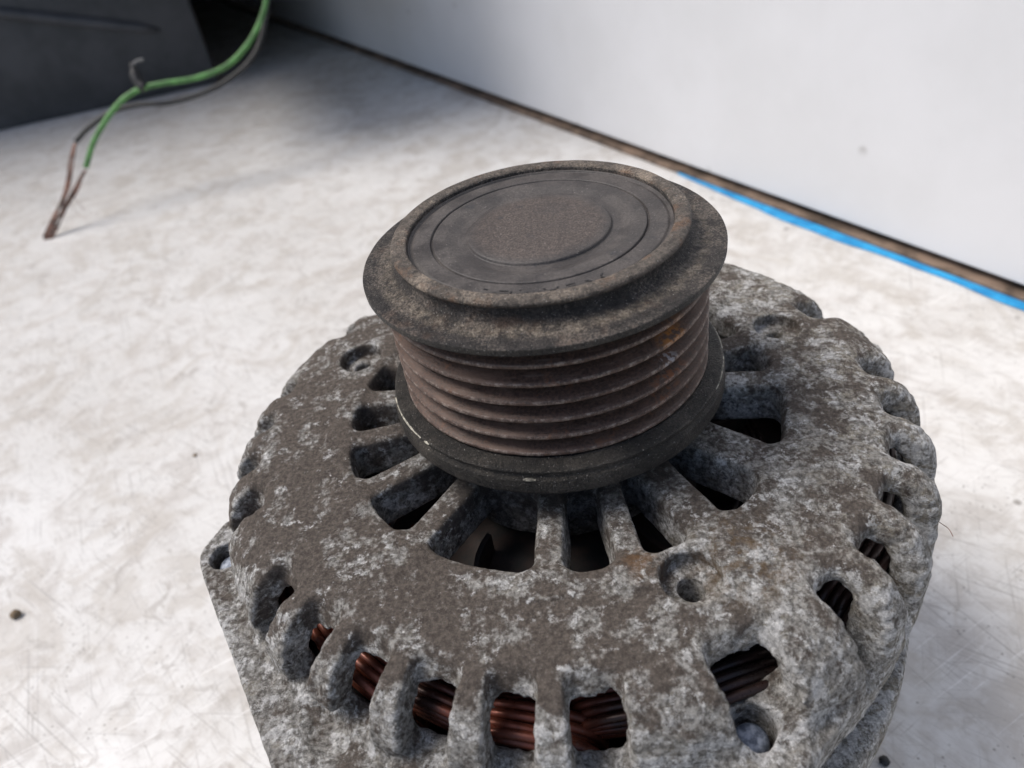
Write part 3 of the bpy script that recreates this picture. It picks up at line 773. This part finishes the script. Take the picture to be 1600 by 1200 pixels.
# bare chips along the edge of the back flange
def chip(a0, a1, r, z, hh):
    n = max(3, int((a1 - a0) / 0.6)); v, f = [], []
    for i in range(n + 1):
        t = i / n; a = math.radians(a0 + (a1 - a0) * t); k = hh * (0.35 + 0.65 * math.sin(math.pi * t)) * random.uniform(0.6, 1.15)
        for rr_, z_ in ((r - 0.28, z + k), (r + 0.10, z + k * 0.6), (r + 0.16, z - k)):
            v.append((rr_ * math.cos(a) * MM, rr_ * math.sin(a) * MM, (z_ + ZT) * MM))
    for i in range(n):
        for j in range(2): f.append((i * 3 + j, i * 3 + j + 3, i * 3 + j + 4, i * 3 + j + 1))
    link('edge_chip', mesh('edge_chip', v, f), M_CHIP, bf)
for a0, a1, dz, hh in ((-168, -143, 0, 0.14), (-158, -146, 0.02, 0.2), (-141.0, -138.5, -0.05, 0.2), (-30, -12, 0, 0.13), (-8, 6, 0, 0.12)):
    chip(a0, a1, 30.14, zg - 0.66 + dz, hh)
chip(-104, -100.2, 30.40, zg - 2.0, 0.16)
# fragments of the moulded marking near the rim of the cap
MARKS = [((769, 459), (774.5, 458)), ((781, 455), (794, 455.5)), ((781, 459.5), (793, 459.5)), ((797, 459), (799.5, 456)), ((808.5, 459.5), (819, 459.5)), ((823, 459), (824.5, 456.5)), ((832, 458), (836, 457.5)),
         ((840, 457.2), (846, 456)), ((850, 451), (852, 453)), ((855, 455), (869, 452)), ((870.5, 450.5), (871.5, 448)), ((884.5, 446.3), (898, 442.5)), ((888, 449.5), (900, 446)), ((914, 438.5), (919, 440)), ((917, 438.6), (926, 439.6)), ((939, 431.5), (941, 427.5)), ((939, 433.5), (945, 433.2)),
         ((812, 454), (814, 454.2)), ((905, 452), (907, 451)), ((756, 452), (762, 453.5))]
for k, (p, q) in enumerate(MARKS):
    a = un(*p, 3.3); b = un(*q, 3.3); e = (b - a)[:2]; L = np.linalg.norm(e); e = e / L
    nrm = np.array([-e[1], e[0]]); c_ = (a + b)[:2] / 2
    me_ = box_geo(c_[0] * MM, c_[1] * MM, (3.35 + ZT) * MM, e, nrm, L / 2 * MM, 0.13 * MM, 0.05 * MM)
    link('moulded_marking', me_, M_MARK, cap, smooth=False)

# ------------------------------------------------------------------ grit on the tabletop and a fibre on the housing
def crumb(px, py, r, label, mat=M_CRUMB, sq=0.7):
    p = W(un(px, py, zt))
    bm = bmesh.new(); bmesh.ops.create_icosphere(bm, subdivisions=2, radius=r * MM)
    for v in bm.verts:
        v.co *= random.uniform(0.8, 1.15); v.co.z *= sq
    me_ = bpy.data.meshes.new('crumb'); bm.to_mesh(me_); bm.free()
    zmin = min(v.co.z for v in me_.vertices)
    o = link('grit_crumb', me_, mat); o.location = (p.x, p.y, -zmin - 0.00002); o.rotation_euler.z = random.random() * 6
    tag(o, label, 'grit'); return o
crumb(27, 963, 1.8, 'rounded brown grit crumb on the white tabletop far from the alternator')
crumb(305, 712, 1.0, 'tiny brown grit speck on the tabletop beside the alternator housing', M_CRUMB, 0.4)
crumb(1381, 1191, 1.3, 'black grit speck on the tabletop beside the stator edge', M_BLACK, 0.6)
fp = [W(p) for p in (un(1458, 806, -44), un(1468, 816, -43.5), un(1482, 826, -43), un(1489, 838, -43))]
link('loose_fibre', tubes([(smooth_path(fp, 6), 0.07 * MM, 4)]), M_STRAND, alt)
